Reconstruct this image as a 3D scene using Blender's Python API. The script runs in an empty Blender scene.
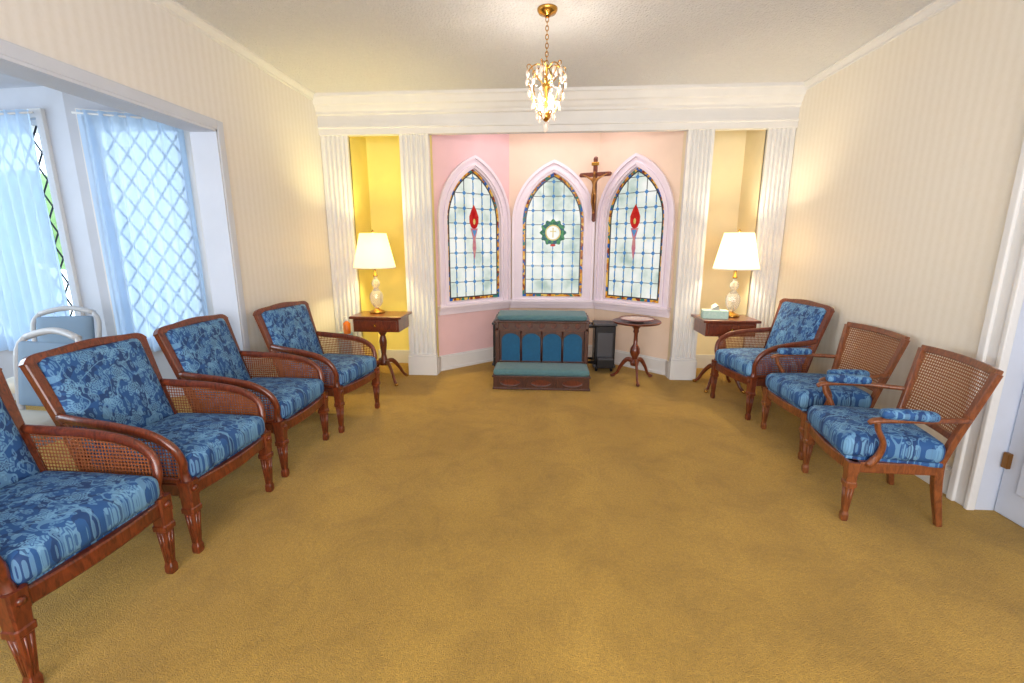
import bpy, bmesh, math, random
from mathutils import Vector, Matrix
random.seed(4)
pi=math.pi
S=bpy.context.scene
COL=S.collection
def lin(c):
    o=[]
    for v in c[:3]:
        v=v/255.0
        o.append(v/12.92 if v<=0.04045 else ((v+0.055)/1.055)**2.4)
    return (o[0],o[1],o[2],1.0)
# ---------------------------------------------------------------- materials
class NT:
    def __init__(s,name):
        s.m=bpy.data.materials.new(name); s.m.use_nodes=True
        s.t=s.m.node_tree; s.t.nodes.clear()
        s.out=s.t.nodes.new('ShaderNodeOutputMaterial')
    def n(s,typ,props=None,**inp):
        nd=s.t.nodes.new(typ)
        if props:
            for k,v in props.items(): setattr(nd,k,v)
        for k,v in inp.items():
            k=k.replace('_',' ')
            s.set(nd.inputs[k],v)
        return nd
    def set(s,sock,v):
        if isinstance(v,bpy.types.NodeSocket): s.t.links.new(v,sock)
        else: sock.default_value=v
    def math(s,op,a,b=None,c=None,clamp=False):
        nd=s.t.nodes.new('ShaderNodeMath'); nd.operation=op; nd.use_clamp=clamp
        s.set(nd.inputs[0],a)
        if b is not None: s.set(nd.inputs[1],b)
        if c is not None: s.set(nd.inputs[2],c)
        return nd.outputs[0]
    def mix(s,f,a,b):
        nd=s.t.nodes.new('ShaderNodeMix'); nd.data_type='RGBA'
        s.set(nd.inputs[0],f); s.set(nd.inputs[6],a); s.set(nd.inputs[7],b)
        return nd.outputs[2]
    def ramp(s,f,stops,interp='LINEAR'):
        nd=s.t.nodes.new('ShaderNodeValToRGB'); nd.color_ramp.interpolation=interp
        e=nd.color_ramp.elements
        while len(e)<len(stops): e.new(0.5)
        for i,(p,c) in enumerate(stops):
            e[i].position=p; e[i].color=c
        s.set(nd.inputs[0],f); return nd.outputs[0]
    def obj(s): return s.t.nodes.new('ShaderNodeTexCoord').outputs['Object']
    def end(s,sh): s.t.links.new(sh,s.out.inputs[0]); return s.m
    def bsdf(s,color,rough=0.5,metal=0.0,normal=None,**kw):
        nd=s.t.nodes.new('ShaderNodeBsdfPrincipled')
        s.set(nd.inputs['Base Color'],color); s.set(nd.inputs['Roughness'],rough); s.set(nd.inputs['Metallic'],metal)
        if normal is not None: s.set(nd.inputs['Normal'],normal)
        for k,v in kw.items(): s.set(nd.inputs[k.replace('_',' ')],v)
        return nd
    def bump(s,h,st=0.3,d=0.01):
        nd=s.t.nodes.new('ShaderNodeBump'); nd.inputs['Strength'].default_value=st; nd.inputs['Distance'].default_value=d
        s.set(nd.inputs['Height'],h); return nd.outputs[0]
    def noise(s,scale,detail=3,vec=None,rough=.5,dist=0):
        nd=s.t.nodes.new('ShaderNodeTexNoise'); nd.inputs['Scale'].default_value=scale; nd.inputs['Detail'].default_value=detail
        nd.inputs['Roughness'].default_value=rough; nd.inputs['Distortion'].default_value=dist
        s.set(nd.inputs['Vector'],vec if vec is not None else s.obj()); return nd.outputs[0]
MT={}
def plain(name,c,rough=.5,metal=0,c2=None,ns=6,bs=None,bst=.15,**kw):
    t=NT(name); col=lin(c)
    if c2 is None: c2=[v*.94 for v in c]
    col=t.mix(t.noise(ns),lin(c),lin(c2))
    nm=t.bump(t.noise(bs,4),bst,.005) if bs else None
    MT[name]=t.end(t.bsdf(col,rough,metal,nm,**kw).outputs[0]); return MT[name]
def wood(name,c,c2,rough=.28):
    t=NT(name)
    mp=t.n('ShaderNodeMapping',Vector=t.obj(),Scale=(6,6,1.6))
    w=t.noise(9,5,mp.outputs[0],.6,1.5)
    col=t.ramp(w,[(.3,lin(c2)),(.65,lin(c))])
    MT[name]=t.end(t.bsdf(col,rough,0,t.bump(w,.05,.002),Coat_Weight=.35,Coat_Roughness=.15).outputs[0])
wood('mahogany',(122,54,28),(66,26,14))
wood('walnut',(140,78,40),(90,45,24),.35)
wood('darkwood',(84,42,27),(46,21,13),.35)
plain('trim_white',(228,226,224),.45)
plain('trim_pink',(240,226,236),.45)
plain('trim_cool',(204,210,224),.5)
plain('bay_paint',(240,214,192),.75,bs=90,bst=.05)
plain('bay_pink_lit',(238,198,200),.75,bs=90,bst=.05)  # left side of the bay, pink light tint put into the wall colour
plain('niche_paint',(242,226,136),.75)  # left niche wall, yellow lamp glow put into its colour
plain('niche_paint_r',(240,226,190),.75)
plain('sun_wall',(196,200,210),.7)
t=NT('ceil')
cn=t.noise(38,6,None,.75); cv=t.n('ShaderNodeTexVoronoi',Vector=t.obj(),Scale=70.0).outputs['Distance']
cc=t.mix(t.math('MULTIPLY',cn,.7),lin((228,227,227)),lin((202,202,204)))
MT['ceil']=t.end(t.bsdf(cc,.95,0,t.bump(t.math('ADD',cn,cv),.8,.009)).outputs[0])
plain('brass',(200,150,70),.25,1)
plain('bronze',(150,104,56),.35,.8)
plain('blackmetal',(34,34,38),.35,.4)
plain('chrome',(110,112,118),.3,1)
plain('greymetal',(80,80,85),.4,.6)
plain('teal_velvet',(12,92,132),.8,c2=(8,74,112),ns=40,bs=200,bst=.1,Sheen_Weight=.2)
plain('sage_velvet',(84,124,130),.8,c2=(64,100,110),ns=40,bs=200,bst=.1,Sheen_Weight=.2)
plain('cream_fabric',(218,210,194),.8,bs=120)
plain('grey_blue_fabric',(122,146,170),.8,bs=120)
plain('frame_white',(190,192,196),.4)
plain('orange_plastic',(240,126,36),.35)
plain('white_plastic',(236,236,232),.35)
plain('tissue_green',(150,190,176),.6,c2=(210,226,214),ns=60)
plain('paper',(240,238,228),.8)
plain('red_cloth',(128,32,36),.6)
plain('china',(236,230,222),.2,c2=(214,160,150),ns=40)
plain('hedge',(104,148,90),.8,c2=(160,190,130),ns=8,bs=20,bst=.5)
plain('binblue',(160,190,204),.5)
plain('lead',(62,66,74),.4,.5)
t=NT('cut_glass'); MT['cut_glass']=t.end(t.bsdf(lin((250,246,236)),.06,0,None,Transmission_Weight=.75,IOR=1.45).outputs[0])
t=NT('crystal'); MT['crystal']=t.end(t.bsdf(lin((250,236,226)),.05,0,None,Transmission_Weight=.6,IOR=1.5,Emission_Color=lin((255,225,200)),Emission_Strength=.12).outputs[0])
def emis(name,c,st):
    t=NT(name); e=t.n('ShaderNodeEmission',Color=t.mix(t.noise(5),lin(c),lin([v*.97 for v in c])),Strength=st); MT[name]=t.end(e.outputs[0])
emis('bulb',(255,225,170),9)
def shade(name,c,st):
    t=NT(name)
    d=t.bsdf(t.mix(t.noise(200),lin((240,228,200)),lin((232,220,190))),.8)
    e=t.n('ShaderNodeEmission',Color=lin(c),Strength=st)
    tr=t.n('ShaderNodeBsdfTranslucent',Color=lin(c))
    m=t.n('ShaderNodeMixShader'); m.inputs[0].default_value=.5; t.set(m.inputs[1],d.outputs[0]); t.set(m.inputs[2],tr.outputs[0])
    a=t.n('ShaderNodeAddShader'); t.set(a.inputs[0],m.outputs[0]); t.set(a.inputs[1],e.outputs[0])
    MT[name]=t.end(a.outputs[0])
shade('shade_l',(255,240,195),.65)
shade('shade_r',(255,240,214),.65)
# carpet
t=NT('carpet')
n1=t.noise(1.1,5,None,.6); n2=t.noise(3.2,8,None,.8,.5); n3=t.noise(230,3); n4=t.noise(75,4,None,.75)
sp_=t.n('ShaderNodeSeparateXYZ',Vector=t.obj())
vac=t.math('MULTIPLY_ADD',t.math('SINE',t.math('ADD',t.math('MULTIPLY',sp_.outputs[0],2*pi/.62),t.math('MULTIPLY',n1,5))),.5,.5)
c=t.ramp(n1,[(.3,lin((190,148,56))),(.7,lin((218,172,74)))])
c=t.mix(t.math('MULTIPLY',vac,.2),c,lin((160,122,46)))
c=t.mix(t.math('MULTIPLY',t.math('SUBTRACT',n2,.46,clamp=True),2.4,clamp=True),c,lin((144,110,42)))
c=t.mix(t.math('MULTIPLY',t.math('SUBTRACT',n4,.40,clamp=True),1.6,clamp=True),c,lin((130,98,38)))
c=t.mix(t.math('MULTIPLY',t.math('GREATER_THAN',n3,.5),.22),c,lin((112,86,32)))
MT['carpet']=t.end(t.bsdf(c,.95,0,t.bump(t.math('ADD',n3,n4),.9,.010),Sheen_Weight=.1).outputs[0])
def wallpaper(name,c1,c2,axis='Y'):
    t=NT(name); sp=t.n('ShaderNodeSeparateXYZ',Vector=t.obj())
    y=sp.outputs[axis]
    s1=t.math('SINE',t.math('MULTIPLY',y,2*pi/.06)); s1=t.math('MULTIPLY_ADD',s1,.5,.5)
    dm=t.noise(26,2,None,.5,1.0); dm=t.math('GREATER_THAN',dm,.54)
    f=t.math('ADD',t.math('MULTIPLY',s1,.6),t.math('MULTIPLY',dm,.2),clamp=True)
    MT[name]=t.end(t.bsdf(t.mix(f,lin(c1),lin(c2)),.5).outputs[0])
wallpaper('wallpaper_l',(226,222,218),(219,214,208))
wallpaper('wallpaper_r',(232,224,210),(226,217,201))
# floral damask
def fabric(name,ax,light=(120,170,206),mid=(36,88,148),dark=(12,40,88)):
    t=NT(name); sp=t.n('ShaderNodeSeparateXYZ',Vector=t.obj())
    cb=t.n('ShaderNodeCombineXYZ',X=sp.outputs[ax[0]],Y=sp.outputs[ax[1]])
    v=cb.outputs[0]
    vo=t.n('ShaderNodeTexVoronoi',{'voronoi_dimensions':'2D'},Vector=v,Scale=8.5,Randomness=.6)
    df=t.n('ShaderNodeVectorMath',{'operation':'SUBTRACT'}); t.set(df.inputs[0],v); t.set(df.inputs[1],vo.outputs['Position'])
    s2=t.n('ShaderNodeSeparateXYZ',Vector=df.outputs[0])
    ang=t.math('ARCTAN2',s2.outputs[1],s2.outputs[0])
    wob=t.math('MULTIPLY',t.noise(30,2,v),.024)
    r=t.math('SQRT',t.math('ADD',t.math('MULTIPLY',s2.outputs[0],s2.outputs[0]),t.math('MULTIPLY',s2.outputs[1],s2.outputs[1])))
    r=t.math('ADD',r,t.math('SUBTRACT',wob,.012))
    pet=t.math('MULTIPLY',t.math('COSINE',t.math('MULTIPLY',ang,5)),.010)
    edge=t.math('ADD',pet,.032)
    inside=t.math('LESS_THAN',r,edge)
    ring=t.math('GREATER_THAN',t.math('SINE',t.math('ADD',t.math('MULTIPLY',r,480),t.math('MULTIPLY',t.math('COSINE',t.math('MULTIPLY',ang,5)),2.6))),-.1)
    fl=t.math('MULTIPLY',inside,t.math('ADD',t.math('MULTIPLY',ring,.5),.14))
    mp=t.n('ShaderNodeMapping',Vector=v,Scale=(1,2.1,1),Rotation=(0,0,.7))
    dn=t.n('ShaderNodeTexNoise',Vector=v,Scale=10.0)
    ad=t.n('ShaderNodeVectorMath',{'operation':'MULTIPLY_ADD'}); t.set(ad.inputs[0],dn.outputs[1]); ad.inputs[1].default_value=(.12,.12,0); t.set(ad.inputs[2],mp.outputs[0])
    vl=t.n('ShaderNodeTexVoronoi',{'voronoi_dimensions':'2D'},Vector=ad.outputs[0],Scale=25.0)
    lf=t.math('LESS_THAN',vl.outputs['Distance'],.33)
    vein=t.math('GREATER_THAN',vl.outputs['Distance'],.10)
    lf=t.math('MULTIPLY',t.math('MULTIPLY',lf,vein),t.math('SUBTRACT',1.0,inside))
    vine=t.math('LESS_THAN',t.math('ABSOLUTE',t.math('SUBTRACT',t.noise(9,1,v,.5,.8),.5)),.02)
    c=t.mix(t.noise(5,2,v),lin(dark),lin(mid))
    c=t.mix(.55,c,lin(mid))
    dk=t.math('MULTIPLY',t.math('GREATER_THAN',t.noise(16,2,v),.53),.62)
    c=t.mix(dk,c,lin(dark))
    c=t.mix(t.math('MULTIPLY',lf,.40),c,lin(light))
    c=t.mix(t.math('MULTIPLY',vine,.5),c,lin(light))
    c=t.mix(fl,c,lin(light))
    MT[name]=t.end(t.bsdf(c,.75,0,t.bump(t.noise(300,2),.15,.003)).outputs[0])
fabric('floral_seat',(0,1)); fabric('floral_back',(2,1))
def cane(name,ax,c1,c2,th=.34):
    t=NT(name); sp=t.n('ShaderNodeSeparateXYZ',Vector=t.obj()); k=pi/.015
    a=t.math('ABSOLUTE',t.math('SINE',t.math('MULTIPLY',sp.outputs[ax[0]],k)))
    b=t.math('ABSOLUTE',t.math('SINE',t.math('MULTIPLY',sp.outputs[ax[1]],k)))
    hole=t.math('GREATER_THAN',t.math('MULTIPLY',a,b),th)
    d=t.bsdf(t.mix(t.noise(30),lin(c1),lin(c2)),.5)
    tr=t.n('ShaderNodeBsdfTransparent'); m=t.n('ShaderNodeMixShader'); t.set(m.inputs[0],hole); t.set(m.inputs[1],d.outputs[0]); t.set(m.inputs[2],tr.outputs[0])
    MT[name]=t.end(m.outputs[0])
cane('cane_side',(0,2),(160,92,52),(120,62,34),.42); cane('cane_back',(1,2),(158,98,54),(128,76,40),.62)
def sglass(name,stops,scale,st,vor=True):
    t=NT(name)
    if vor:
        f=t.n('ShaderNodeTexVoronoi',Vector=t.obj(),Scale=scale).outputs['Color']
        f=t.n('ShaderNodeSeparateColor',Color=f).outputs[0]
    else: f=t.noise(scale,4)
    c=t.ramp(f,stops,'CONSTANT' if vor else 'LINEAR')
    e=t.n('ShaderNodeEmission',Color=c,Strength=st); g=t.bsdf(c,.15)  # emission stands in for daylight behind the opaque panes
    m=t.n('ShaderNodeMixShader'); m.inputs[0].default_value=.2; t.set(m.inputs[1],e.outputs[0]); t.set(m.inputs[2],g.outputs[0])
    MT[name]=t.end(m.outputs[0])
sglass('glass_pale',[(.30,lin((178,200,190))),(.45,lin((226,236,228))),(.62,lin((248,250,246)))],4.0,1.0,False)
sglass('glass_border',[(0,lin((226,162,56))),(.22,lin((140,62,40))),(.36,lin((236,192,96))),(.52,lin((44,96,170))),(.70,lin((190,116,48))),(.86,lin((64,124,110)))],30,.9)
sglass('glass_blue',[(.3,lin((66,124,190))),(.7,lin((104,166,216)))],8,.9,False)
sglass('glass_red',[(.3,lin((190,24,30))),(.7,lin((225,60,50)))],20,.8,False)
sglass('glass_green',[(0,lin((30,110,70))),(.35,lin((70,150,90))),(.7,lin((30,90,110)))],50,.8)
sglass('glass_gold',[(.3,lin((225,190,90))),(.7,lin((240,225,160)))],20,.85,False)
sglass('glass_pink',[(.3,lin((200,110,140))),(.7,lin((225,160,150)))],20,.8,False)
t=NT('sheer')
col=t.mix(t.noise(2),lin((222,236,252)),lin((200,224,248)))
d=t.n('ShaderNodeBsdfDiffuse',Color=col); tl=t.n('ShaderNodeBsdfTranslucent',Color=col)
m1=t.n('ShaderNodeMixShader'); m1.inputs[0].default_value=.8; t.set(m1.inputs[1],d.outputs[0]); t.set(m1.inputs[2],tl.outputs[0])
tr=t.n('ShaderNodeBsdfTransparent',Color=lin((220,235,255))); m2=t.n('ShaderNodeMixShader'); m2.inputs[0].default_value=.15
t.set(m2.inputs[1],m1.outputs[0]); t.set(m2.inputs[2],tr.outputs[0]); MT['sheer']=t.end(m2.outputs[0])

# ---------------------------------------------------------------- builder
def spline(pts,n=6):
    P=[Vector(p) for p in pts]; P=[P[0]*2-P[1]]+P+[P[-1]*2-P[-2]]; out=[]
    for i in range(1,len(P)-2):
        for k in range(n):
            u=k/n; a,b,c,d=P[i-1],P[i],P[i+1],P[i+2]
            out.append(.5*((2*b)+(c-a)*u+(2*a-5*b+4*c-d)*u*u+(3*b-a-3*c+d)*u**3))
    out.append(P[-2]); return out
def lerpl(v,n):
    out=[]
    for i in range(n):
        f=i/(n-1)*(len(v)-1); j=min(int(f),len(v)-2); out.append(v[j]+(v[j+1]-v[j])*(f-j))
    return out
I4=Matrix.Identity(4)
class B:
    def __init__(s): s.bm=bmesh.new(); s.mats=[]
    def mi(s,m):
        if m not in s.mats: s.mats.append(m)
        return s.mats.index(m)
    def raw(s,vs,fs,m,smooth=False,M=I4):
        i=s.mi(m); V=[s.bm.verts.new(M@Vector(v)) for v in vs]
        for f in fs:
            try:
                F=s.bm.faces.new([V[k] for k in f]); F.material_index=i; F.smooth=smooth
            except ValueError: pass
    def merge(s,t,m,smooth=False,M=I4):
        i=s.mi(m)
        for f in t.faces: f.material_index=i; f.smooth=smooth
        me=bpy.data.meshes.new('tmp'); t.to_mesh(me); t.free(); me.transform(M); s.bm.from_mesh(me); bpy.data.meshes.remove(me)
    def bx(s,x0,x1,y0,y1,z0,z1,m,bev=0,M=I4):
        t=bmesh.new(); bmesh.ops.create_cube(t,size=1)
        for v in t.verts:
            v.co=Vector(((x0+x1)/2+v.co.x*(x1-x0),(y0+y1)/2+v.co.y*(y1-y0),(z0+z1)/2+v.co.z*(z1-z0)))
        if bev: bmesh.ops.bevel(t,geom=list(t.edges),offset=bev,segments=2,affect='EDGES',profile=.5)
        s.merge(t,m,False,M)
    def cushion(s,sx,sy,sz,m,r=.03,bulge=.015,M=I4,cuts=11):
        t=bmesh.new(); bmesh.ops.create_cube(t,size=2); bmesh.ops.subdivide_edges(t,edges=list(t.edges),cuts=cuts,use_grid_fill=True)
        h=Vector((sx/2,sy/2,sz/2)); r=min(r,sz/2*.98)
        for v in t.verts:
            p=Vector([math.sin(c*pi/2) for c in v.co]); P=Vector((p.x*h.x,p.y*h.y,p.z*h.z))
            inn=Vector([max(-h[k]+r,min(h[k]-r,P[k])) for k in range(3)]); d=P-inn
            if d.length>1e-6: P=inn+d.normalized()*r
            P.z+=bulge*(1-p.x**2)*(1-p.y**2)*p.z; v.co=P
        s.merge(t,m,True,M)
    def tube(s,pts,rad,m,seg=10,sq=False,up=(0,0,1),smooth=True,M=I4,n=0,closed=False):
        if n: pts=spline(pts,n)
        P=[Vector(p) for p in pts]; N=len(P)
        if not isinstance(rad,(list,tuple)): rad=[rad]*N
        if isinstance(rad,tuple): rad=[rad]*N
        if len(rad)!=N:
            if isinstance(rad[0],tuple):
                rad=list(zip(lerpl([r[0] for r in rad],N),lerpl([r[1] for r in rad],N)))
            else: rad=lerpl(rad,N)
        if sq: sec=[(1,.78),(.78,1),(-.78,1),(-1,.78),(-1,-.78),(-.78,-1),(.78,-1),(1,-.78)]; smooth=False
        else: sec=[(math.cos(2*pi*k/seg),math.sin(2*pi*k/seg)) for k in range(seg)]
        K=len(sec); vs=[];U=Vector(up)
        for i in range(N):
            if closed: T=P[(i+1)%N]-P[i-1]
            else: T=P[min(i+1,N-1)]-P[max(i-1,0)]
            T.normalize(); sd=T.cross(U)
            if sd.length<.05: sd=T.cross(Vector((1,0,0)) if abs(T.x)<.9 else Vector((0,1,0)))
            sd.normalize(); nn=sd.cross(T); r=rad[i]; ra,rb=(r if isinstance(r,tuple) else (r,r))
            for c,d in sec: vs.append(P[i]+sd*(c*ra)+nn*(d*rb))
        fs=[]
        for i in range(N if closed else N-1):
            j=(i+1)%N
            for k in range(K): fs.append((i*K+k,i*K+(k+1)%K,j*K+(k+1)%K,j*K+k))
        if not closed: fs.append(tuple(range(K))[::-1]); fs.append(tuple((N-1)*K+k for k in range(K)))
        s.raw(vs,fs,m,smooth,M)
    def lathe(s,prof,m,seg=24,M=I4,smooth=True,cap=True):
        vs=[];fs=[];N=len(prof)
        for r,z in prof:
            for k in range(seg): vs.append((max(r,.0004)*math.cos(2*pi*k/seg),max(r,.0004)*math.sin(2*pi*k/seg),z))
        for i in range(N-1):
            for k in range(seg): fs.append((i*seg+k,i*seg+(k+1)%seg,(i+1)*seg+(k+1)%seg,(i+1)*seg+k))
        if cap: fs.append(tuple(range(seg))[::-1]); fs.append(tuple((N-1)*seg+k for k in range(seg)))
        s.raw(vs,fs,m,smooth,M)
    def ball(s,c,r,m,sc=(1,1,1),M=I4,sub=2):
        t=bmesh.new(); bmesh.ops.create_icosphere(t,subdivisions=sub,radius=r)
        for v in t.verts: v.co=Vector((v.co.x*sc[0]+c[0],v.co.y*sc[1]+c[1],v.co.z*sc[2]+c[2]))
        s.merge(t,m,True,M)
    def prism(s,outl,th,m,M=I4):
        cu=bpy.data.curves.new('t','CURVE'); cu.dimensions='2D'; cu.fill_mode='BOTH'; cu.extrude=th/2
        for ol in outl:
            sp=cu.splines.new('POLY'); sp.points.add(len(ol)-1)
            for p,q in zip(sp.points,ol): p.co=(q[0],q[1],0,1)
            sp.use_cyclic_u=True
        ob=bpy.data.objects.new('t',cu); COL.objects.link(ob); dg=bpy.context.evaluated_depsgraph_get()
        me=bpy.data.meshes.new_from_object(ob.evaluated_get(dg)); bpy.data.objects.remove(ob); bpy.data.curves.remove(cu)
        me.transform(M); t=bmesh.new(); t.from_mesh(me); bpy.data.meshes.remove(me); s.merge(t,m)
    def mesh(s,name):
        me=bpy.data.meshes.new(name); bmesh.ops.recalc_face_normals(s.bm,faces=list(s.bm.faces)); s.bm.to_mesh(me); s.bm.free()
        for m in s.mats: me.materials.append(MT[m])
        return me
    def done(s,name,M=I4,parent=None):
        ob=bpy.data.objects.new(name,s.mesh(name)); COL.objects.link(ob); ob.matrix_world=M
        if parent: ob.parent=parent
        return ob
def T(x,y,z=0): return Matrix.Translation((x,y,z))
def R(a,ax='Z'): return Matrix.Rotation(math.radians(a),4,ax)
UPR=R(90,'X')
def box_obj(name,*boxes):
    b=B()
    for bb in boxes: b.bx(*bb)
    return b.done(name)

# ---------------------------------------------------------------- room
XL,XR,YB,H=-2.16,2.24,4.62,2.70
box_obj('floor',(-6.2,2.6,-2.2,5.9,-.1,0,'carpet'))
box_obj('ceiling',(-2.32,2.5,-2.2,5.6,H,H+.1,'ceil'))
box_obj('wall_left',(XL-.16,XL,3.1,5.6,0,H,'wallpaper_l'),(XL-.16,XL,-2.2,3.1,2.08,H,'wallpaper_l'))
box_obj('wall_right',(XR,XR+.16,2.33,5.6,0,H,'wallpaper_r'),(XR,XR+.16,-2.2,1.45,0,H,'wallpaper_r'),(XR,XR+.16,1.45,2.33,2.1,H,'wallpaper_r'))
box_obj('wall_rear',(-6.2,2.6,-2.3,-2.2,0,H,'wallpaper_r'))
NB=5.07; ZT=2.36
box_obj('wall_back_left_niche',(XL,-1.89,YB,5.3,0,H,'niche_paint'),(-1.89,-1.385,NB,5.3,0,H,'niche_paint'),(-1.385,-1.11,YB,NB,0,H,'niche_paint'),(-1.385,-1.11,NB,5.3,0,H,'bay_pink_lit'))
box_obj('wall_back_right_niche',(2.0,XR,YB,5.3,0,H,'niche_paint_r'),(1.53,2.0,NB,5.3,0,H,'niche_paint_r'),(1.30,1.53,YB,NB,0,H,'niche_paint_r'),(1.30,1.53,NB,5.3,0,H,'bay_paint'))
bay=[(-1.11,4.75),(-.40,5.41),(.60,5.41),(1.30,4.75)]
def PM(p0,p1):
    d=Vector((p1[0]-p0[0],p1[1]-p0[1],0)); L=d.length; d.normalize(); y=Vector((0,0,1)).cross(d)
    return Matrix(((d.x,y.x,0,p0[0]),(d.y,y.y,0,p0[1]),(0,0,1,0),(0,0,0,1))),L
def gothic(cx,w,z0,sp,Rr,off=0,zoff=None,n=14):
    cxr=Rr-w; R2=Rr+off; a=math.acos(cxr/R2); pts=[(cx-w-off,z0 if zoff is None else zoff),(cx+w+off,z0 if zoff is None else zoff)]
    for k in range(n+1):
        th=a*k/n; pts.append((cx-cxr+R2*math.cos(th),sp+R2*math.sin(th)))
    for k in range(1,n+1):
        th=a*(1-k/n); pts.append((cx+cxr-R2*math.cos(th),sp+R2*math.sin(th)))
    return pts
GW,Z0,SP,RR=.352,.735,1.58,.60
def gz(x,off):
    R2=RR+off; return SP+math.sqrt(max(0,R2*R2-(abs(x)+RR-GW)**2))
def gx(z,off):
    if z<=SP: return GW+off
    R2=RR+off; q=R2*R2-(z-SP)**2
    return max(0,math.sqrt(max(0,q))-(RR-GW))
def ell(cx,cz,a,b_,n=20): return [(cx+a*math.cos(2*pi*k/n),cz+b_*math.sin(2*pi*k/n)) for k in range(n)]
for i in range(3):
    M,L=PM(bay[i],bay[i+1]); c=L/2
    paint='bay_pink_lit' if i==0 else 'bay_paint'
    b=B()
    g=gothic(c,GW,Z0,SP,RR)
    b.prism([[(0,0),(L,0),(L,H),(0,H)],g],.12,paint,M@T(0,.06)@UPR)
    b.bx(-.05,0,0,.12,0,H,paint,0,M) ; b.done('wall_bay_%s'%['left','center','right'][i])
    b=B()
    b.prism([gothic(c,GW,0,SP,RR,.104,Z0-.03),gothic(c,GW,Z0,SP,RR,-.002)],.05,'trim_pink',M@T(0,0)@UPR)
    b.prism([gothic(c,GW,0,SP,RR,.114,Z0-.03),gothic(c,GW,0,SP,RR,.084,Z0-.031)],.03,'trim_pink',M@T(0,-.035)@UPR)
    b.prism([gothic(c,GW,0,SP,RR,.045,Z0-.03),gothic(c,GW,0,SP,RR,.02,Z0-.031)],.02,'trim_pink',M@T(0,-.03)@UPR)
    b.prism([gothic(c,GW,Z0,SP,RR,.002),gothic(c,GW,0,SP,RR,-.006,Z0+.006)],.04,'trim_pink',M@T(0,.03)@UPR)
    b.bx(.0,L,-.075,.0,Z0-.055,Z0-.025,'trim_pink',.006,M); b.bx(.01,L-.01,-.045,0,Z0-.085,Z0-.055,'trim_pink',.004,M); b.bx(.01,L-.01,-.02,0,Z0-.13,Z0-.085,'trim_pink',.004,M)
    y=.02
    b.prism([gothic(c,GW,Z0,SP,RR,-.045,Z0+.045)],.006,'glass_pale',M@T(0,y)@UPR)
    b.prism([gothic(c,GW,Z0,SP,RR,-.004,Z0+.004),gothic(c,GW,Z0,SP,RR,-.034,Z0+.034)],.008,'glass_border',M@T(0,y)@UPR)
    b.prism([gothic(c,GW,Z0,SP,RR,-.033,Z0+.033),gothic(c,GW,Z0,SP,RR,-.046,Z0+.046)],.014,'lead',M@T(0,y)@UPR)
    io=-.042; yl=y-.006
    xs=[-.23,-.115,0,.115,.23]; zs=[Z0+.05+.155*k for k in range(1,9)]
    for x in xs:
        b.bx(c+x-.003,c+x+.003,yl-.003,yl+.003,Z0+.045,gz(x,io),'lead',0,M)
    for z in zs:
        hw=gx(z,io)
        if hw>.05: b.bx(c-hw,c+hw,yl-.003,yl+.003,z-.003,z+.003,'lead',0,M)
    for x in xs:
        for z in zs:
            if z<gz(x,io)-.05 and abs(x)<gx(z,io)-.02:
                q=.023
                b.prism([[(c+x-q,z),(c+x,z-q),(c+x+q,z),(c+x,z+q)]],.008,'glass_blue',M@T(0,yl-.003)@UPR)
    ye=yl-.009
    for x in xs:
        for z in zs:
            zm=(z-.0775)
            if zm<gz(x,io)-.06: b.bx(c+x-.0055,c+x+.0055,yl-.006,yl-.003,zm-.035,zm+.035,'glass_blue',0,M)
    if i==1:
        zc=1.47
        b.prism([ell(c,zc,.145,.145)],.004,'glass_pale',M@T(0,ye)@UPR)
        pts=[(c+(.14+.012*math.cos(12*a))*math.cos(a),zc+(.14+.012*math.cos(12*a))*math.sin(a)) for a in [2*pi*k/72 for k in range(72)]]
        b.prism([pts,ell(c,zc,.088,.088,28)],.008,'glass_green',M@T(0,ye-.003)@UPR)
        b.prism([ell(c,zc,.088,.088,28),ell(c,zc,.074,.074,28)],.008,'glass_gold',M@T(0,ye-.004)@UPR)
        b.bx(c-.006,c+.006,ye-.008,ye-.003,zc-.055,zc+.055,'glass_gold',0,M); b.bx(c-.035,c+.035,ye-.008,ye-.003,zc+.01,zc+.02,'glass_gold',0,M)
        b.prism([ell(c,zc-.14,.03,.014)],.01,'glass_red',M@T(0,ye-.004)@UPR)
    else:
        zc=1.60
        fl=[(c,zc+.15),(c+.03,zc+.10),(c+.058,zc+.03),(c+.056,zc-.03),(c+.034,zc-.08),(c,zc-.10),(c-.034,zc-.08),(c-.056,zc-.03),(c-.058,zc+.03),(c-.03,zc+.10)]
        b.prism([fl],.008,'glass_red',M@T(0,ye-.002)@UPR)
        b.prism([ell(c,zc-.02,.014,.03)],.01,'glass_gold',M@T(0,ye-.003)@UPR)
        b.prism([[(c-.045,zc-.09),(c+.045,zc-.09),(c+.03,zc-.14),(c+.014,zc-.2),(c+.022,zc-.3),(c,zc-.42),(c-.022,zc-.3),(c-.014,zc-.2),(c-.03,zc-.14)]],.008,'glass_pink',M@T(0,ye-.002)@UPR)
        b.prism([[(c-.03,zc-.11),(c+.03,zc-.11),(c,zc-.18)]],.01,'glass_blue',M@T(0,ye-.003)@UPR)
    b.done('window_%d'%(i+1))
b=B()
for i in range(3):
    M,L=PM(bay[i],bay[i+1]); b.bx(0,L,-.02,0,0,.15,'trim_white',.004,M); b.bx(0,L,-.032,0,.0,.03,'trim_white',.003,M); b.bx(0,L,-.012,0,.15,.165,'trim_white',0,M)
b.bx(-1.11,-1.09,YB,4.75,0,.16,'trim_white'); b.bx(1.28,1.30,YB,4.75,0,.16,'trim_white')
b.bx(-1.89,-1.385,NB-.02,NB,0,.15,'trim_white'); b.bx(1.53,2.0,NB-.02,NB,0,.15,'trim_white')
b.done('baseboard_back')
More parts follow.
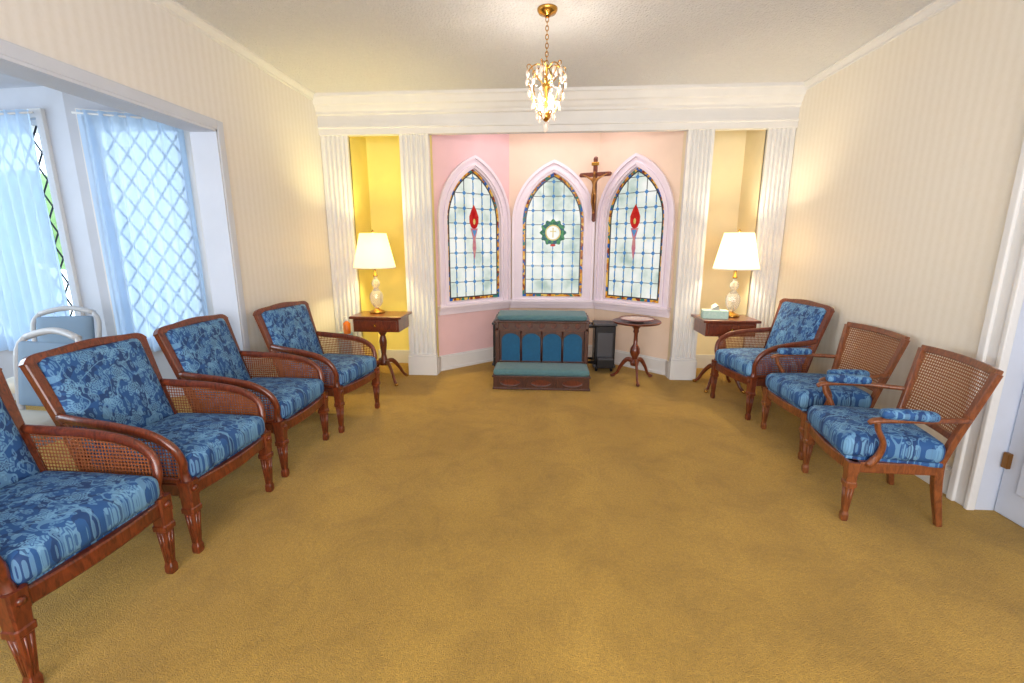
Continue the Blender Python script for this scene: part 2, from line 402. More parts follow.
def pilaster(name,x0,x1):
    w=x1-x0; nf=5; pts=[(x0,YB+.02),(x0,YB-.035)]
    m=.022; fw=(w-2*m)/nf
    for k in range(nf):
        a=x0+m+k*fw
        pts.append((a+.006,YB-.035))
        for j in range(1,6):
            u=j/6; pts.append((a+.006+u*(fw-.012),YB-.035+.016*math.sin(pi*u)))
        pts.append((a+fw-.006,YB-.035))
    pts+=[(x1,YB-.035),(x1,YB+.02)]
    b=B(); b.prism([pts],ZT-.2,'trim_white',T(0,0,.2+(ZT-.2)/2))
    b.bx(x0-.012,x1+.012,YB-.055,YB+.02,0,.2,'trim_white',.005)
    b.bx(x0-.006,x1+.006,YB-.045,YB+.02,.2,.225,'trim_white',.004)
    return b.done(name)
pilaster('trim_1',XL+.005,-1.89); pilaster('trim_2',-1.385,-1.105); pilaster('trim_3',1.295,1.53); pilaster('trim_4',2.0,XR-.005)
prof=[(5.0,ZT),(YB-.05,ZT),(YB-.05,ZT+.055),(YB-.062,ZT+.06),(YB-.062,ZT+.075),(YB-.05,ZT+.08),(YB-.05,ZT+.17),(YB-.07,ZT+.18),(YB-.07,ZT+.2),(YB-.085,ZT+.215),(YB-.10,ZT+.245),(YB-.115,ZT+.255),(YB-.125,ZT+.275),(YB-.14,ZT+.305),(YB-.155,ZT+.315),(YB-.155,H),(5.0,H)]
Mx=Matrix(((0,0,1,0),(1,0,0,0),(0,1,0,0),(0,0,0,1)))
b=B(); b.prism([[(y if y<4.9 else YB+.02,z) for y,z in prof]],XR-XL,'trim_white',T((XL+XR)/2,0,0)@Mx); b.done('trim_5')
My=Matrix(((1,0,0,0),(0,0,-1,0),(0,1,0,0),(0,0,0,1)))
for nm,sx,x in (('trim_6',1,XL),('trim_7',-1,XR)):
    b=B(); pf=[(0,H),(.045,H),(.045,H-.01),(.034,H-.016),(.022,H-.034),(.010,H-.042),(.010,H-.055),(0,H-.06)]
    b.prism([[(x+sx*p,z) for p,z in pf]],YB-.1+2.2,'trim_white',T(0,(YB-.1-2.2)/2,0)@My); b.done(nm)
b=B(); b.bx(XL,XL+.02,3.25,YB-.06,0,.14,'trim_white',.004); b.bx(XL,XL+.012,3.25,YB-.06,.14,.155,'trim_white'); b.done('baseboard_left')
b=B(); b.bx(XR-.02,XR,2.45,YB-.06,0,.14,'trim_white',.004); b.bx(XR-.012,XR,2.45,YB-.06,.14,.155,'trim_white'); b.done('baseboard_right')
b=B()
b.bx(XL-.17,XL+.012,3.085,3.10,0,2.095,'trim_cool'); b.bx(XL-.17,XL+.012,-2.1,3.1,2.065,2.08,'trim_cool')
b.bx(XL,XL+.016,3.10,3.16,0,2.14,'trim_cool',.004); b.bx(XL,XL+.016,-2.1,3.10,2.08,2.14,'trim_cool',.004)
b.done('trim_8')
b=B()
b.bx(XR-.03,XR,2.31,2.42,0,2.22,'trim_white',.006); b.bx(XR-.045,XR,2.385,2.425,0,2.23,'trim_white',.006); b.bx(XR-.04,XR,2.30,2.325,0,2.12,'trim_white',.005)
b.bx(XR-.03,XR,1.36,1.47,0,2.22,'trim_white',.006); b.bx(XR-.03,XR,1.36,2.42,2.1,2.22,'trim_white',.006)
b.bx(XR,XR+.16,2.31,2.33,0,2.1,'trim_cool')
b.done('trim_9')
b=B()
b.bx(XR+.09,XR+.13,1.47,2.30,0.005,2.09,'trim_cool',.004)
for z0,z1 in ((.15,.85),(1.0,1.95)):
    for y0,y1 in ((1.56,1.84),(1.93,2.21)):
        b.bx(XR+.075,XR+.09,y0,y1,z0,z1,'trim_cool',.007)
for z in (.25,1.1,1.9): b.bx(XR+.07,XR+.095,2.27,2.30,z,z+.08,'bronze',.003)
b.lathe([(.0,0),(.012,.0),(.012,.03),(.026,.045),(.026,.06),(.01,.072)],'brass',16,T(XR+.09,1.53,1.0)@R(-90,'Y'))
b.done('door_1')

# ---------------------------------------------------------------- sunroom
box_obj('ceiling_sunroom',(-6.2,XL-.16,-2.2,5.0,2.52,2.62,'sun_wall'))
box_obj('wall_sunroom_left',(-5.8,-5.6,-2.2,3.9,0,2.52,'sun_wall'))
sp=[(-5.6,3.72),(-3.66,3.56),(-2.85,3.93),(-2.30,3.93)]
holes=[(.35,1.70,.5,2.30),(.13,.74,.5,2.30),None]
for i in range(3):
    M,L=PM(sp[i],sp[i+1]); b=B(); h=holes[i]
    ol=[[(0,0),(L,0),(L,2.52),(0,2.52)]]
    if h: ol.append([(h[0],h[2]),(h[1],h[2]),(h[1],h[3]),(h[0],h[3])])
    b.prism(ol,.1,'sun_wall',M@T(0,.05)@UPR); b.done('wall_sunroom_%s'%['outer','angle','end'][i])
    if not h:
        b=B(); b.bx(.03,.07,-.02,0,0,2.2,'trim_white',.004,M); b.bx(.09,.5,-.025,0,0.01,2.1,'trim_cool',.004,M)
        b.bx(.15,.45,-.035,-.02,.2,.9,'trim_cool',.006,M); b.bx(.15,.45,-.035,-.02,1.05,1.95,'trim_cool',.006,M)
        b.ball((.13,-.055,.98),.028,'bronze',(1,1,1),M); b.done('door_2'); continue
    b=B()
    b.prism([[(h[0]-.06,h[2]-.06),(h[1]+.06,h[2]-.06),(h[1]+.06,h[3]+.06),(h[0]-.06,h[3]+.06)],[(h[0],h[2]),(h[1],h[2]),(h[1],h[3]),(h[0],h[3])]],.03,'trim_white',M@T(0,-.012)@UPR)
    b.bx(h[0]-.09,h[1]+.07,-.04,0,h[2]-.03,h[2],'trim_white',.005,M)
    b.prism([[(h[0],h[2]),(h[1],h[2]),(h[1],h[3]),(h[0],h[3])],[(h[0]+.04,h[2]+.04),(h[1]-.04,h[2]+.04),(h[1]-.04,h[3]-.04),(h[0]+.04,h[3]-.04)]],.04,'trim_white',M@T(0,.06)@UPR)
    W=h[1]-h[0]; st=.13; sl=1.6
    def clip(p,lo,hi):
        (x1,z1),(x2,z2)=p
        t0=(lo-z1)/(z2-z1); t1=(hi-z1)/(z2-z1); a=max(0,min(t0,t1)); e=min(1,max(t0,t1))
        if a>=e: return None
        return [(x1+(x2-x1)*a,z1+(z2-z1)*a),(x1+(x2-x1)*e,z1+(z2-z1)*e)]
    for sg in (1,-1):
        for k in range(-30,40):
            za=h[2]+k*st*1.6
            q=clip([(h[0],za),(h[1],za+sg*sl*W)],h[2],h[3])
            if q: b.tube([(q[0][0],.06,q[0][1]),(q[1][0],.06,q[1][1])],.0085,'lead',4,M=M)
    b.done('window_%d'%(4+i))
    b=B(); nx=220; vs=[];fs=[]; x0=h[0]-.03;x1=h[1]+.03; zz=[h[2]-.05,h[2]+.4,h[2]+.9,h[3]-.5,h[3]-.1,h[3]-.02,h[3]+.04]
    for j,z in enumerate(zz):
        for k in range(nx+1):
            u=k/nx; am=[.030,.028,.026,.022,.016,.012,.014][j]; X=u*(x1-x0)
            vs.append((x0+X,-.085+am*math.sin(X*2*pi/.095+.9*math.sin(X*7)+.25*j*math.sin(X*3))+.007*math.sin(X*120+j),z))
    for j in range(len(zz)-1):
        for k in range(nx): a=j*(nx+1)+k; fs.append((a,a+1,a+nx+2,a+nx+1))
    b.raw(vs,fs,'sheer',True,M)
    b.tube([(x0-.03,-.085,h[3]+.015),(x1+.03,-.085,h[3]+.015)],.008,'trim_white',8,M=M)
    b.done('sheer_curtain')
b=B()
for k in range(26):
    x=random.uniform(-10.5,-7.4); b.ball((x,random.uniform(6.3,7.0),random.uniform(0,2.0)+.2),random.uniform(.3,.5),'hedge',(1,1,1),sub=2)
b.done('garden_hedge')

# ---------------------------------------------------------------- armchairs
def leg(b,x,y,top,m,s=1.0):
    b.tube([(x,y,0),(x,y,.012),(x,y,.035),(x,y,.05),(x,y,top-.09),(x,y,top-.085),(x,y,top-.065),(x,y,top-.06),(x,y,top+.005)],
      [.015*s,.018*s,.018*s,.014*s,.024*s,.03*s,.03*s,.026*s,.028*s],m,sq=True,up=(1,0,0))
    for dx,dy in ((1,0),(-1,0),(0,1),(0,-1)):
        for o in (-.008,.008):
            p0=(x+dx*.0135*s+(o*.5 if dy else 0),y+dy*.0135*s+(o*.5 if dx else 0),.055); p1=(x+dx*.0235*s+(o if dy else 0),y+dy*.0235*s+(o if dx else 0),top-.095)
            b.tube([p0,p1],[.002,.004],m,6,up=(0,1,0))
def armchair_mesh():
    b=B(); w=.26; m='mahogany'
    for s in (-1,1):
        leg(b,0,s*w,.29,m); b.tube([(0,s*w,.28),(0,s*w,.35)],[.030,.030],m,sq=True,up=(1,0,0))
        b.lathe([(.0,0),(.016,.0),(.010,.008),(.0,.01)],'mahogany',12,T(.03,s*w,.315)@R(90,'Y'))
        b.tube([(-.48,s*.235,.36),(-.495,s*.235,.2),(-.56,s*.24,0)],[.022,.022,.016],m,sq=True,up=(0,1,0),n=4)
        b.tube([(0,s*w,.305),(-.48,s*.24,.305)],(.016,.030),m,sq=True)
        pa=[(-.555,s*.262,.615),(-.44,s*.275,.605),(-.27,s*.288,.59),(-.12,s*.29,.565),(-.03,s*.285,.515),(0,s*.272,.445),(-.008,s*.262,.385),(0,s*.26,.33)]
        b.tube(pa,[(.020,.015),(.022,.014),(.025,.013),(.024,.014),(.020,.016),(.017,.017),(.018,.018),(.023,.023)],m,n=5,up=(0,1,0) ,seg=10)
        pts=[(p.x,p.z-.006) for p in spline([pa[i] for i in range(7)],4)]
        y=s*.268
        P3=pts+[(-.008,.345),(-.48,.345)]
        b.raw([(p[0],y,p[1]) for p in P3],[tuple(range(len(P3)))],'cane_side')
        b.tube([(-.02,s*.266,.35),(-.49,s*.262,.35)],(.012,.011),m,sq=True)
        b.tube([(-.485,s*.262,.35),(-.56,s*.262,.605)],(.012,.011),m,sq=True,up=(0,1,0))
    b.tube([(0,-w,.305),(.018,-.12,.305),(.024,0,.305),(.018,.12,.305),(0,w,.305)],(.016,.030),m,sq=True,n=4)
    b.tube([(-.48,-.24,.305),(-.48,.24,.305)],(.016,.030),m,sq=True)
    b.cushion(.49,.49,.035,'floral_seat',.012,0,T(-.238,0,.34))
    b.cushion(.52,.51,.115,'floral_seat',.042,.022,T(-.222,0,.400))
    BM=T(-.475,0,.335)@R(-18,'Y')
    for s in (-1,1):
        b.tube([(0,s*.235,-.02),(0,s*.245,.2),(0,s*.260,.44),(0,s*.268,.545)],(.018,.022),m,sq=True,up=(0,1,0),n=4,M=BM)
    b.tube([(0,-.278,.532),(0,-.25,.556),(0,-.17,.562),(0,0,.574),(0,.17,.562),(0,.25,.556),(0,.278,.532)],(.019,.020),m,sq=True,n=4,up=(0,0,1),M=BM)
    b.tube([(0,-.235,.085),(0,.235,.085)],(.018,.02),m,sq=True,M=BM)
    b.cushion(.47,.475,.06,'floral_back',.028,.018,BM@T(.01,0,.318)@R(90,'Y'))
    return b.mesh('armchair')
def cane_chair_mesh():
    b=B(); m='walnut'; w=.25
    for s in (-1,1):
        leg(b,0,s*w,.275,m,.95); b.tube([(0,s*w,.265),(0,s*w,.317)],[.029,.029],m,sq=True,up=(1,0,0))
        b.tube([(-.42,s*.20,.33),(-.43,s*.20,.2),(-.47,s*.205,0)],[.021,.020,.014],m,sq=True,up=(0,1,0),n=4)
        b.tube([(0,s*w,.29),(-.42,s*.20,.29)],(.015,.027),m,sq=True)
        b.tube([(-.485,s*.240,.56),(-.40,s*.262,.560),(-.28,s*.288,.560),(-.14,s*.296,.556),(-.045,s*.294,.545),(-.02,s*.292,.53)],[(.014,.013),(.014,.013),(.016,.014),(.019,.014),(.022,.014),(.012,.010)],m,n=5,up=(0,0,1))
        b.tube([(-.06,s*.292,.54),(-.070,s*.288,.50),(-.11,s*.275,.43),(-.105,s*.262,.36),(-.07,s*.252,.30)],[.014,.014,.015,.017,.02],m,n=5,up=(0,1,0))
        b.cushion(.25,.060,.044,'floral_seat',.021,.004,T(-.19,s*.294,.583),cuts=7)
    b.tube([(0,-w,.29),(.02,-.12,.29),(.026,0,.29),(.02,.12,.29),(0,w,.29)],(.015,.027),m,sq=True,n=4)
    b.tube([(-.42,-.20,.29),(-.42,.20,.29)],(.015,.027),m,sq=True)
    b.cushion(.45,.45,.03,'floral_seat',.012,0,T(-.205,0,.32))
    b.cushion(.48,.49,.115,'floral_seat',.045,.028,T(-.19,0,.382))
    BM=T(-.42,0,.31)@R(-14,'Y')
    def bow(y): return -.03*(1-(y/.27)**2)
    for s in (-1,1):
        b.tube([(0,s*.20,-.02),(0,s*.215,.15),(0,s*.24,.33),(0,s*.262,.495)],(.016,.017),m,sq=True,up=(0,1,0),n=4,M=BM)
    ys=[-.262,-.18,-.09,0,.09,.18,.262]
    b.tube([(bow(y),y,.495+.012*(1-(y/.262)**2)) for y in ys],(.015,.018),m,sq=True,n=3,M=BM)
    ys2=[-.205,-.1,0,.1,.205]
    b.tube([(bow(y*1.25),y,.15) for y in ys2],(.014,.016),m,sq=True,n=3,M=BM)
    vs=[];fs=[];nx,nz=10,4
    for j in range(nz+1):
        v=j/nz; z=.15+v*(.495-.15); hw=.207+(.26-.207)*v
        for k in range(nx+1):
            y=-hw+2*hw*k/nx; vs.append((bow(y/hw*.262),y,z))
    for j in range(nz):
        for k in range(nx): a=j*(nx+1)+k; fs.append((a,a+1,a+nx+2,a+nx+1))
    b.raw(vs,fs,'cane_back',True,BM)
    return b.mesh('cane_back_armchair')
am=armchair_mesh(); cm=cane_chair_mesh()
def place(name,me,x,y,a,sc=(1,1,1)):
    ob=bpy.data.objects.new(name,me); COL.objects.link(ob); ob.location=(x,y,0); ob.rotation_euler=(0,0,math.radians(a)); ob.scale=sc; return ob
place('armchair',am,-1.55,1.33,-2); place('armchair',am,-1.515,1.98,-2); place('armchair',am,-1.51,2.665,0); place('armchair',am,-1.415,3.315,-9,(.94,1,1))
place('armchair',am,1.565,3.77,190,(.88,1,1))
place('cane_back_armchair',cm,1.655,3.09,181,(.93,1,1)); place('cane_back_armchair',cm,1.55,2.42,171,(.91,1,1))
def dining_mesh():
    b=B(); m='frame_white'
    for s in (-1,1):
        b.tube([(0,s*.19,.42),(0,s*.2,.2),(.01,s*.2,0)],[.018,.016,.012],m,n=3,up=(0,1,0))
        b.tube([(-.40,s*.18,.43),(-.42,s*.18,.2),(-.47,s*.19,0)],[.018,.016,.012],m,n=3,up=(0,1,0))
        b.tube([(-.40,s*.18,.40),(-.42,s*.19,.6),(-.46,s*.2,.8),(-.485,s*.16,.87)],[.016,.015,.015,.015],m,n=3,up=(0,1,0))
        b.tube([(0,s*.19,.41),(-.4,s*.18,.41)],(.012,.022),m,sq=True)
    b.tube([(-.485,-.165,.865),(-.495,-.08,.89),(-.5,0,.9),(-.495,.08,.89),(-.485,.165,.865)],.018,m,n=3)
    b.tube([(0,-.19,.41),(0,.19,.41)],(.012,.022),m,sq=True); b.tube([(-.4,-.18,.41),(-.4,.18,.41)],(.012,.022),m,sq=True)
    b.cushion(.43,.42,.07,'cream_fabric',.03,.015,T(-.2,0,.455),cuts=7)
    b.cushion(.34,.34,.04,'grey_blue_fabric',.018,.008,T(-.43,0,.68)@R(-10,'Y')@R(90,'Y'),cuts=7)
    return b.mesh('dining_chair')
dm=dining_mesh()
place('dining_chair',dm,-2.62,1.72,-95); place('dining_chair',dm,-3.25,2.55,-75); place('dining_chair',dm,-3.4,1.75,20)

# ---------------------------------------------------------------- side tables
def side_table(name,x,y):
    b=B(); m='mahogany'
    b.bx(-.25,.25,-.19,.19,.655,.68,m,.008); b.bx(-.22,.22,-.165,.165,.53,.655,m,.004)
    b.bx(-.20,.20,-.178,-.16,.55,.64,m,.006)
    b.lathe([(.0,0),(.008,.0),(.008,.012),(.014,.02),(.0,.028)],'brass',12,T(0,-.178,.595)@R(90,'X'))
    b.lathe([(.0,.16),(.045,.17),(.05,.20),(.03,.235),(.022,.28),(.03,.34),(.038,.40),(.028,.455),(.022,.47),(.04,.49),(.045,.53),(.0,.53)],m,18)
    for a in (45,135,225,315):
        M=R(a)
        b.tube([(.02,0,.20),(.09,0,.20),(.16,0,.12),(.20,0,.05),(.235,0,.018)],[(.014,.022),(.014,.022),(.012,.018),(.012,.014),(.016,.014)],m,n=4,M=M)
        b.ball((.238,0,.017),.018,'brass',(1.2,1,.9),M)
    return b.done(name,T(x,y))
side_table('side_table',-1.57,4.34); side_table('side_table',1.68,4.34)
def table_lamp(x,y,z,shm,col,en):
    b=B()
    b.lathe([(.0,0),(.07,0),(.075,.012),(.06,.025),(.03,.035),(.018,.05)],'brass',24)
    b.lathe([(.018,.05),(.03,.06),(.055,.10),(.066,.15),(.06,.19),(.035,.225),(.02,.245),(.03,.26),(.042,.285),(.035,.315),(.018,.335),(.014,.36)],'cut_glass',12,smooth=False)
    b.lathe([(.02,.355),(.022,.37),(.01,.38),(.01,.45),(.018,.455),(.018,.50),(.0,.50)],'brass',16)
    b.lathe([(.195,.44),(.197,.445),(.125,.765),(.122,.765),(.19,.447),(.195,.44)],shm,40,cap=False)
    b.lathe([(.199,.438),(.2,.446),(.196,.448)],'trim_white',40,cap=False)
    b.lathe([(.006,.765),(.012,.775),(.006,.79),(.0,.80)],'brass',12)
    b.ball((0,0,.56),.03,'bulb',(1,1,1.3)); b.tube([(0,0,.5),(0,0,.77)],.003,'brass',6)
    for a in (0,120,240): b.tube([(0,0,.762),(.123*math.cos(math.radians(a)),.123*math.sin(math.radians(a)),.762)],.002,'brass',6)
    ob=b.done('table_lamp',T(x,y,z))
    l=bpy.data.lights.new('lamp_light','POINT'); l.energy=en; l.color=col; l.shadow_soft_size=.05
    o=bpy.data.objects.new('lamp_light',l); COL.objects.link(o); o.parent=ob; o.location=(0,0,.65)
table_lamp(-1.63,4.40,.68,'shade_l',(1,.84,.36),40)
table_lamp(1.76,4.40,.68,'shade_r',(1,.87,.62),32)
b=B(); b.bx(-.06,.06,-.11,.11,0,.075,'tissue_green',.005); b.bx(-.03,.03,-.05,.05,.075,.077,'paper'); 
b.raw([(-.02,-.04,.077),(.02,-.03,.077),(.025,.03,.077),(-.02,.04,.077),(-.03,-.02,.12),(.015,0,.135),(0,.035,.115)],[(0,1,5,4),(1,2,6,5),(2,3,4,6),(4,5,6)],'paper',True)
b.done('tissue_box',T(1.57,4.30,.68)@R(80))
SX,SY=-1.93,4.28
b=B(); b.lathe([(.0,0),(.07,0),(.075,.01),(.07,.03),(.06,.05),(.065,.25),(.06,.42),(.072,.45),(.085,.46),(.085,.495),(.0,.495)],'binblue',28); b.done('small_pedestal_stand',T(SX,SY))
b=B(); b.lathe([(.0,0),(.032,0),(.034,.01),(.034,.10),(.015,.12),(.012,.13)],'orange_plastic',18); b.lathe([(.015,.125),(.015,.145),(.005,.15),(.005,.165),(.0,.165)],'white_plastic',14); b.bx(-.025,.004,-.005,.005,.16,.168,'white_plastic',.002)
b.done('sanitizer_bottle',T(SX+.04,SY-.02,.495))

# ---------------------------------------------------------------- round table
b=B(); m='mahogany'
b.lathe([(.0,.575),(.10,.575),(.20,.582),(.225,.588),(.235,.60),(.235,.606),(.225,.61),(.218,.602),(.0,.60)],m,36)
b.lathe([(.0,.15),(.04,.155),(.045,.19),(.025,.215),(.03,.24),(.05,.285),(.045,.33),(.022,.37),(.018,.48),(.03,.50),(.022,.52),(.05,.56),(.09,.577),(.0,.577)],m,20)
for a in (30,150,270):
    M=R(a); b.tube([(.02,0,.20),(.08,0,.205),(.14,0,.13),(.18,0,.05),(.225,0,.02),(.24,0,.02)],[(.016,.026),(.015,.024),(.012,.018),(.011,.014),(.016,.014),(.012,.01)],m,n=4,M=M)
    b.ball((.222,0,.0165),.02,m,(1.4,1,.8),M)
b.done('round_pedestal_table',T(.92,4.54))
b=B(); b.lathe([(.0,0),(.06,0),(.07,.006),(.14,.016),(.165,.026),(.166,.030),(.14,.021),(.07,.011),(.0,.010)],'china',36)
b.lathe([(.160,.0245),(.168,.027),(.167,.032),(.160,.0285)],'red_cloth',36,cap=False)
b.done('decorative_plate',T(.92,4.54,.602))

# ---------------------------------------------------------------- kneeler
b=B(); m='darkwood'; w=.45
def quatre(cx,cz,r): 
    pts=[]
    for k in range(32):
        a=2*pi*k/32; rr=r*(.72+.28*abs(math.cos(2*a))); pts.append((cx+rr*math.cos(a),cz+rr*math.sin(a)))
    return pts
def loz(cx,cz,a,bb):
    pts=[]
    for k in range(32):
        t_=2*pi*k/32; pts.append((cx+a*math.cos(t_)*(.75+.25*abs(math.cos(t_))),cz+bb*math.sin(t_)))
    return pts
b.bx(-w+.005,w-.005,.012,.33,0.012,.128,'mahogany'); 
b.prism([[(-w,0),(w,0),(w,.13),(-w,.13)]]+[loz(x,.065,.095,.034) for x in (-.29,0,.29)],.022,m,T(0,.0)@UPR)
b.bx(-w-.01,w+.01,-.02,.33,.12,.135,m,.004); b.bx(-w-.008,w+.008,-.018,.32,0,.018,m,.004)
for x in (-.145,.145): b.bx(x-.01,x+.01,-.016,0,.02,.12,m,.002)
b.cushion(.90,.30,.06,'sage_velvet',.025,.012,T(0,.13,.165))
for s in (-1,1):
    b.prism([[(.28,0),(.52,0),(.52,.66),(.24,.60),(.24,.54),(.30,.50),(.30,.16),(.28,.12)]],.025,m,T(s*(w-.012),0,0)@Mx)
    b.bx(s*(w-.012)-.02,s*(w-.012)+.02,.285,.33,.13,.62,m,.005)
b.bx(-w+.02,w-.02,.325,.345,.13,.58,m)
nA=4; aw=(2*w-.08)/nA
for k in range(nA):
    cx=-w+.04+aw*(k+.5); hw=aw/2-.012
    pts=[(cx-hw,.20),(cx+hw,.20),(cx+hw,.41)]+[(cx+hw*math.cos(a),.41+hw*.75*math.sin(a)) for a in [pi*j/12 for j in range(1,12)]]+[(cx-hw,.41)]
    b.prism([pts],.016,'teal_velvet',T(0,.318)@UPR)
    if k: b.tube([(-w+.04+aw*k,.312,.19),(-w+.04+aw*k,.312,.5)],.008,m,8)
b.bx(-w+.02,w-.02,.305,.33,.17,.20,m,.004)
b.bx(-w+.02,w-.02,.315,.33,.50,.60,'mahogany')
b.prism([[(-w+.01,.515),(w-.01,.515),(w-.01,.605),(-w+.01,.605)]]+[quatre(-w+.1+.1167*k,.562,.032) for k in range(7)],.02,m,T(0,.28)@UPR)
TM=T(0,.40,.622)@R(6,'X')
b.bx(-w-.02,w+.02,-.14,.14,-.02,0,m,.005,TM); b.cushion(.88,.25,.05,'sage_velvet',.022,.01,TM@T(0,.01,.022))
b.bx(-w+.01,w-.01,.34,.52,.02,.05,m)
b.done('kneeler_bench',T(-.01,4.16))

# ---------------------------------------------------------------- folded church truck
b=B()
for s in (-1,1):
    x=.585 if s>0 else -.50
    b.bx(x-.11,x+.11,-.10,.10,.07,.50,'blackmetal',.012); b.bx(x-.085,x+.085,-.112,-.10,.14,.43,'greymetal',.006)
    b.bx(x-.12,x+.12,-.12,.12,.50,.525,'greymetal',.008); b.bx(x-.12,x+.12,-.12,.12,.05,.08,'greymetal',.006)
    b.bx(x-.09,x+.09,-.20,-.12,.06,.16,'blackmetal',.01); b.bx(x-.08,x+.08,-.205,-.12,.155,.17,'greymetal',.004)
    for dx in (-.08,.08):
        for dy in (-.08,.08):
            b.lathe([(.0,-.012),(.03,-.012),(.034,-.006),(.034,.006),(.03,.012),(.0,.012)],'blackmetal',16,T(x+dx,dy,.034)@R(90,'Y'))
            b.bx(x+dx-.018,x+dx+.018,dy-.01,dy+.01,.03,.06,'chrome',.002)
for y in (-.09,.09):
    b.tube([(-.5,y,.49),(.5,y,.49)],.014,'chrome',10); b.tube([(-.5,y,.10),(.5,y,.10)],.014,'chrome',10)
for k in range(9): b.bx(-.46+k*.11,-.43+k*.11,-.09,.09,.485,.50,'blackmetal')
b.done('folded_church_truck',T(.075,4.93))

# ---------------------------------------------------------------- crucifix
CM=T(.53,5.17,1.60)@R(-20)
b=B(); b.bx(-.022,.022,-.012,.012,0,.62,'mahogany',.004); b.bx(-.15,.15,-.013,.011,.44,.485,'mahogany',.004)
b.tube([(0,.01,.47),(0,.17,.47)],.006,'brass',8)
b.bx(-.04,.04,-.018,-.011,.55,.585,'brass',.003)
for s in (-1,1): b.ball((s*.15,0,.4625),.024,'mahogany',(1,.6,1))
b.ball((0,0,.0),.024,'mahogany',(1,.6,1)); b.ball((0,0,.62),.024,'mahogany',(1,.6,1))
cr=b.done('crucifix',CM)
me=bpy.data.meshes.new('corpus')
V=[(0,-.03,.30),(0,-.035,.36),(0,-.035,.41),(0,-.04,.44),(.004,-.048,.475),(.004,-.048,.505),
   (.035,-.032,.425),(.085,-.026,.452),(.14,-.02,.475),(-.035,-.032,.425),(-.085,-.026,.452),(-.14,-.02,.475),
   (.016,-.034,.27),(.018,-.05,.19),(.006,-.03,.10),(.006,-.045,.07),(-.016,-.034,.27),(-.018,-.05,.19),(-.006,-.03,.10),(-.006,-.045,.07)]
V=[(x*.95,y,z-.012) for x,y,z in V]
E=[(0,1),(1,2),(2,3),(3,4),(4,5),(2,6),(6,7),(7,8),(2,9),(9,10),(10,11),(0,12),(12,13),(13,14),(14,15),(0,16),(16,17),(17,18),(18,19)]
rad=[.022,.018,.026,.009,.017,.014,.012,.008,.006,.012,.008,.006,.015,.011,.007,.006,.015,.011,.007,.006]
me.from_pydata(V,E,[]); ob=bpy.data.objects.new('corpus_figure',me); COL.objects.link(ob)
md=ob.modifiers.new('skin','SKIN')
for i,v in enumerate(me.skin_vertices[0].data if me.skin_vertices else []): v.radius=(rad[i],rad[i]); v.use_root=(i==0)
sb=ob.modifiers.new('sub','SUBSURF'); sb.levels=1; sb.render_levels=2
me.materials.append(MT['bronze']); ob.parent=cr

# ---------------------------------------------------------------- chandelier
b=B()
b.lathe([(.0,.0),(.012,-.045),(.02,-.035),(.05,-.025),(.06,-.008),(.06,0),(.0,0)][::-1],'brass',28,T(0,0,H-2.05))
zt=2.40-2.05; zc=H-.045-2.05; n=11
for k in range(n):
    z=zc-(zc-zt)*(k+.5)/n; hh=(zc-zt)/n*.68
    M=T(0,0,z)@R(90*(k%2)); b.tube([(.009*math.cos(a),0,hh*math.sin(a)) for a in [2*pi*j/12 for j in range(12)]],.0026,'brass',6,M=M,closed=True,up=(0,1,0))
b.lathe([(.0,.355),(.012,.35),(.018,.335),(.008,.32),(.008,.26),(.022,.245),(.026,.225),(.010,.20),(.008,.10),(.022,.085),(.03,.06),(.015,.04),(.0,.03)],'brass',18)
def drop(b,x,y,z,s=1.0):
    b.lathe([(.0,.0),(.009*s,-.012*s),(.011*s,-.022*s),(.006*s,-.038*s),(.0,-.046*s)],'crystal',6,T(x,y,z),smooth=False,cap=False)
    b.ball((x,y,z+.005),.004*s,'crystal',sub=1)
for k in range(6):
    a=60*k+15; M=R(a)
    b.tube([(.01,0,.33),(.05,0,.352),(.09,0,.335),(.118,0,.29),(.105,0,.22),(.085,0,.15),(.055,0,.09),(.015,0,.055)],.0035,'brass',6,n=5,M=M,up=(0,1,0))
    b.tube([(.012,0,.24),(.05,0,.27),(.08,0,.31),(.10,0,.345),(.12,0,.34),(.118,0,.32)],.0028,'brass',6,n=4,M=M,up=(0,1,0))
    ca,sa=math.cos(math.radians(a)),math.sin(math.radians(a))
    for r,z,s in ((.118,.315,1.1),(.122,.27,1.0),(.107,.21,1.1),(.085,.14,1.0),(.055,.08,1.0),(.06,.33,.9)): drop(b,r*ca,r*sa,z,s)
    for j in range(7):
        u=j/6; a2=math.radians(a+60*u); r=.112-.01*math.sin(pi*u); z=.285-.04*math.sin(pi*u); b.ball((r*math.cos(a2),r*math.sin(a2),z),.0055,'crystal',sub=1)
        r=.082; z=.15-.03*math.sin(pi*u); b.ball((r*math.cos(a2),r*math.sin(a2),z),.005,'crystal',sub=1)
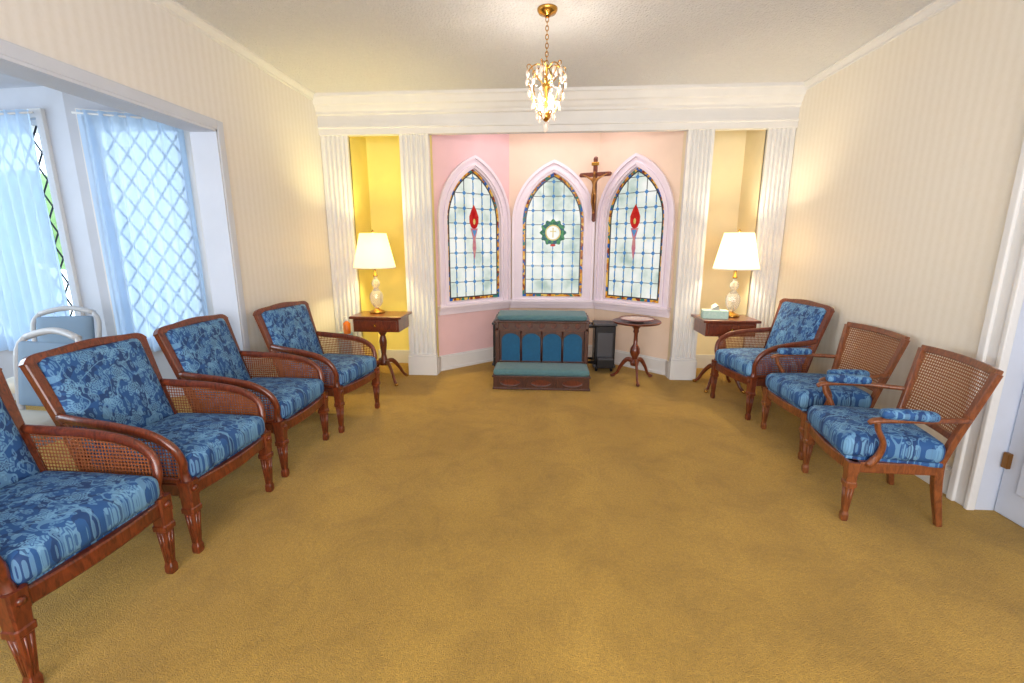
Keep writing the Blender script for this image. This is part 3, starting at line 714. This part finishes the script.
for k in range(4):
    a=math.radians(90*k+30); x,y=.045*math.cos(a),.045*math.sin(a)
    b.tube([(.015*math.cos(a),.015*math.sin(a),.07),(x,y,.085)],.004,'brass',6)
    b.lathe([(.014,0),(.016,.008),(.007,.01),(.007,.055),(.0,.055)],'white_plastic',12,T(x,y,.085)); 
    b.lathe([(.0,0),(.008,.004),(.011,.018),(.007,.036),(.0,.05)],'bulb',12,T(x,y,.14),cap=False)
drop(b,0,0,.035,1.5)
ch=b.done('crystal_chandelier',T(0,3.06,2.05))
l=bpy.data.lights.new('chandelier_light','POINT'); l.energy=18; l.color=(1,.90,.78); l.shadow_soft_size=.06
o=bpy.data.objects.new('chandelier_light',l); COL.objects.link(o); o.parent=ch; o.location=(0,0,.18)

# ---------------------------------------------------------------- lights
def area(name,loc,rot,sx,sy,e,col):
    l=bpy.data.lights.new(name,'AREA'); l.shape='RECTANGLE'; l.size=sx; l.size_y=sy; l.energy=e; l.color=col
    o=bpy.data.objects.new(name,l); COL.objects.link(o); o.location=loc; o.rotation_euler=[math.radians(a) for a in rot]
area('rear_fill_light',(0,-1.9,1.45),(106,0,0),3.8,1.7,190,(.96,.97,1))  # added soft fill behind the camera, no window in that wall
area('sunroom_fill_light',(-5.4,1.2,1.5),(90,0,-90),3.0,1.6,110,(.70,.86,1))  # added cool fill through the opening, the wall behind it has no window
area('bay_fill_light',(.1,4.85,2.68),(0,0,0),1.2,.3,8,(1,.86,.88))  # added pinkish fill hidden under the bay ceiling, no fixture there
w=bpy.data.worlds.new('World'); S.world=w; w.use_nodes=True
bg=w.node_tree.nodes['Background']; bg.inputs[0].default_value=(.72,.87,1,1); bg.inputs[1].default_value=3.4
# ---------------------------------------------------------------- camera
cd=bpy.data.cameras.new('camera'); cam=bpy.data.objects.new('camera',cd); COL.objects.link(cam)
cd.sensor_width=36; cd.lens=36*460/1024; cd.clip_start=.05
cam.location=(0,0,1.35); cam.rotation_euler=(math.radians(77.97),0,math.radians(3.9)); S.camera=cam
S.view_settings.view_transform='Standard'
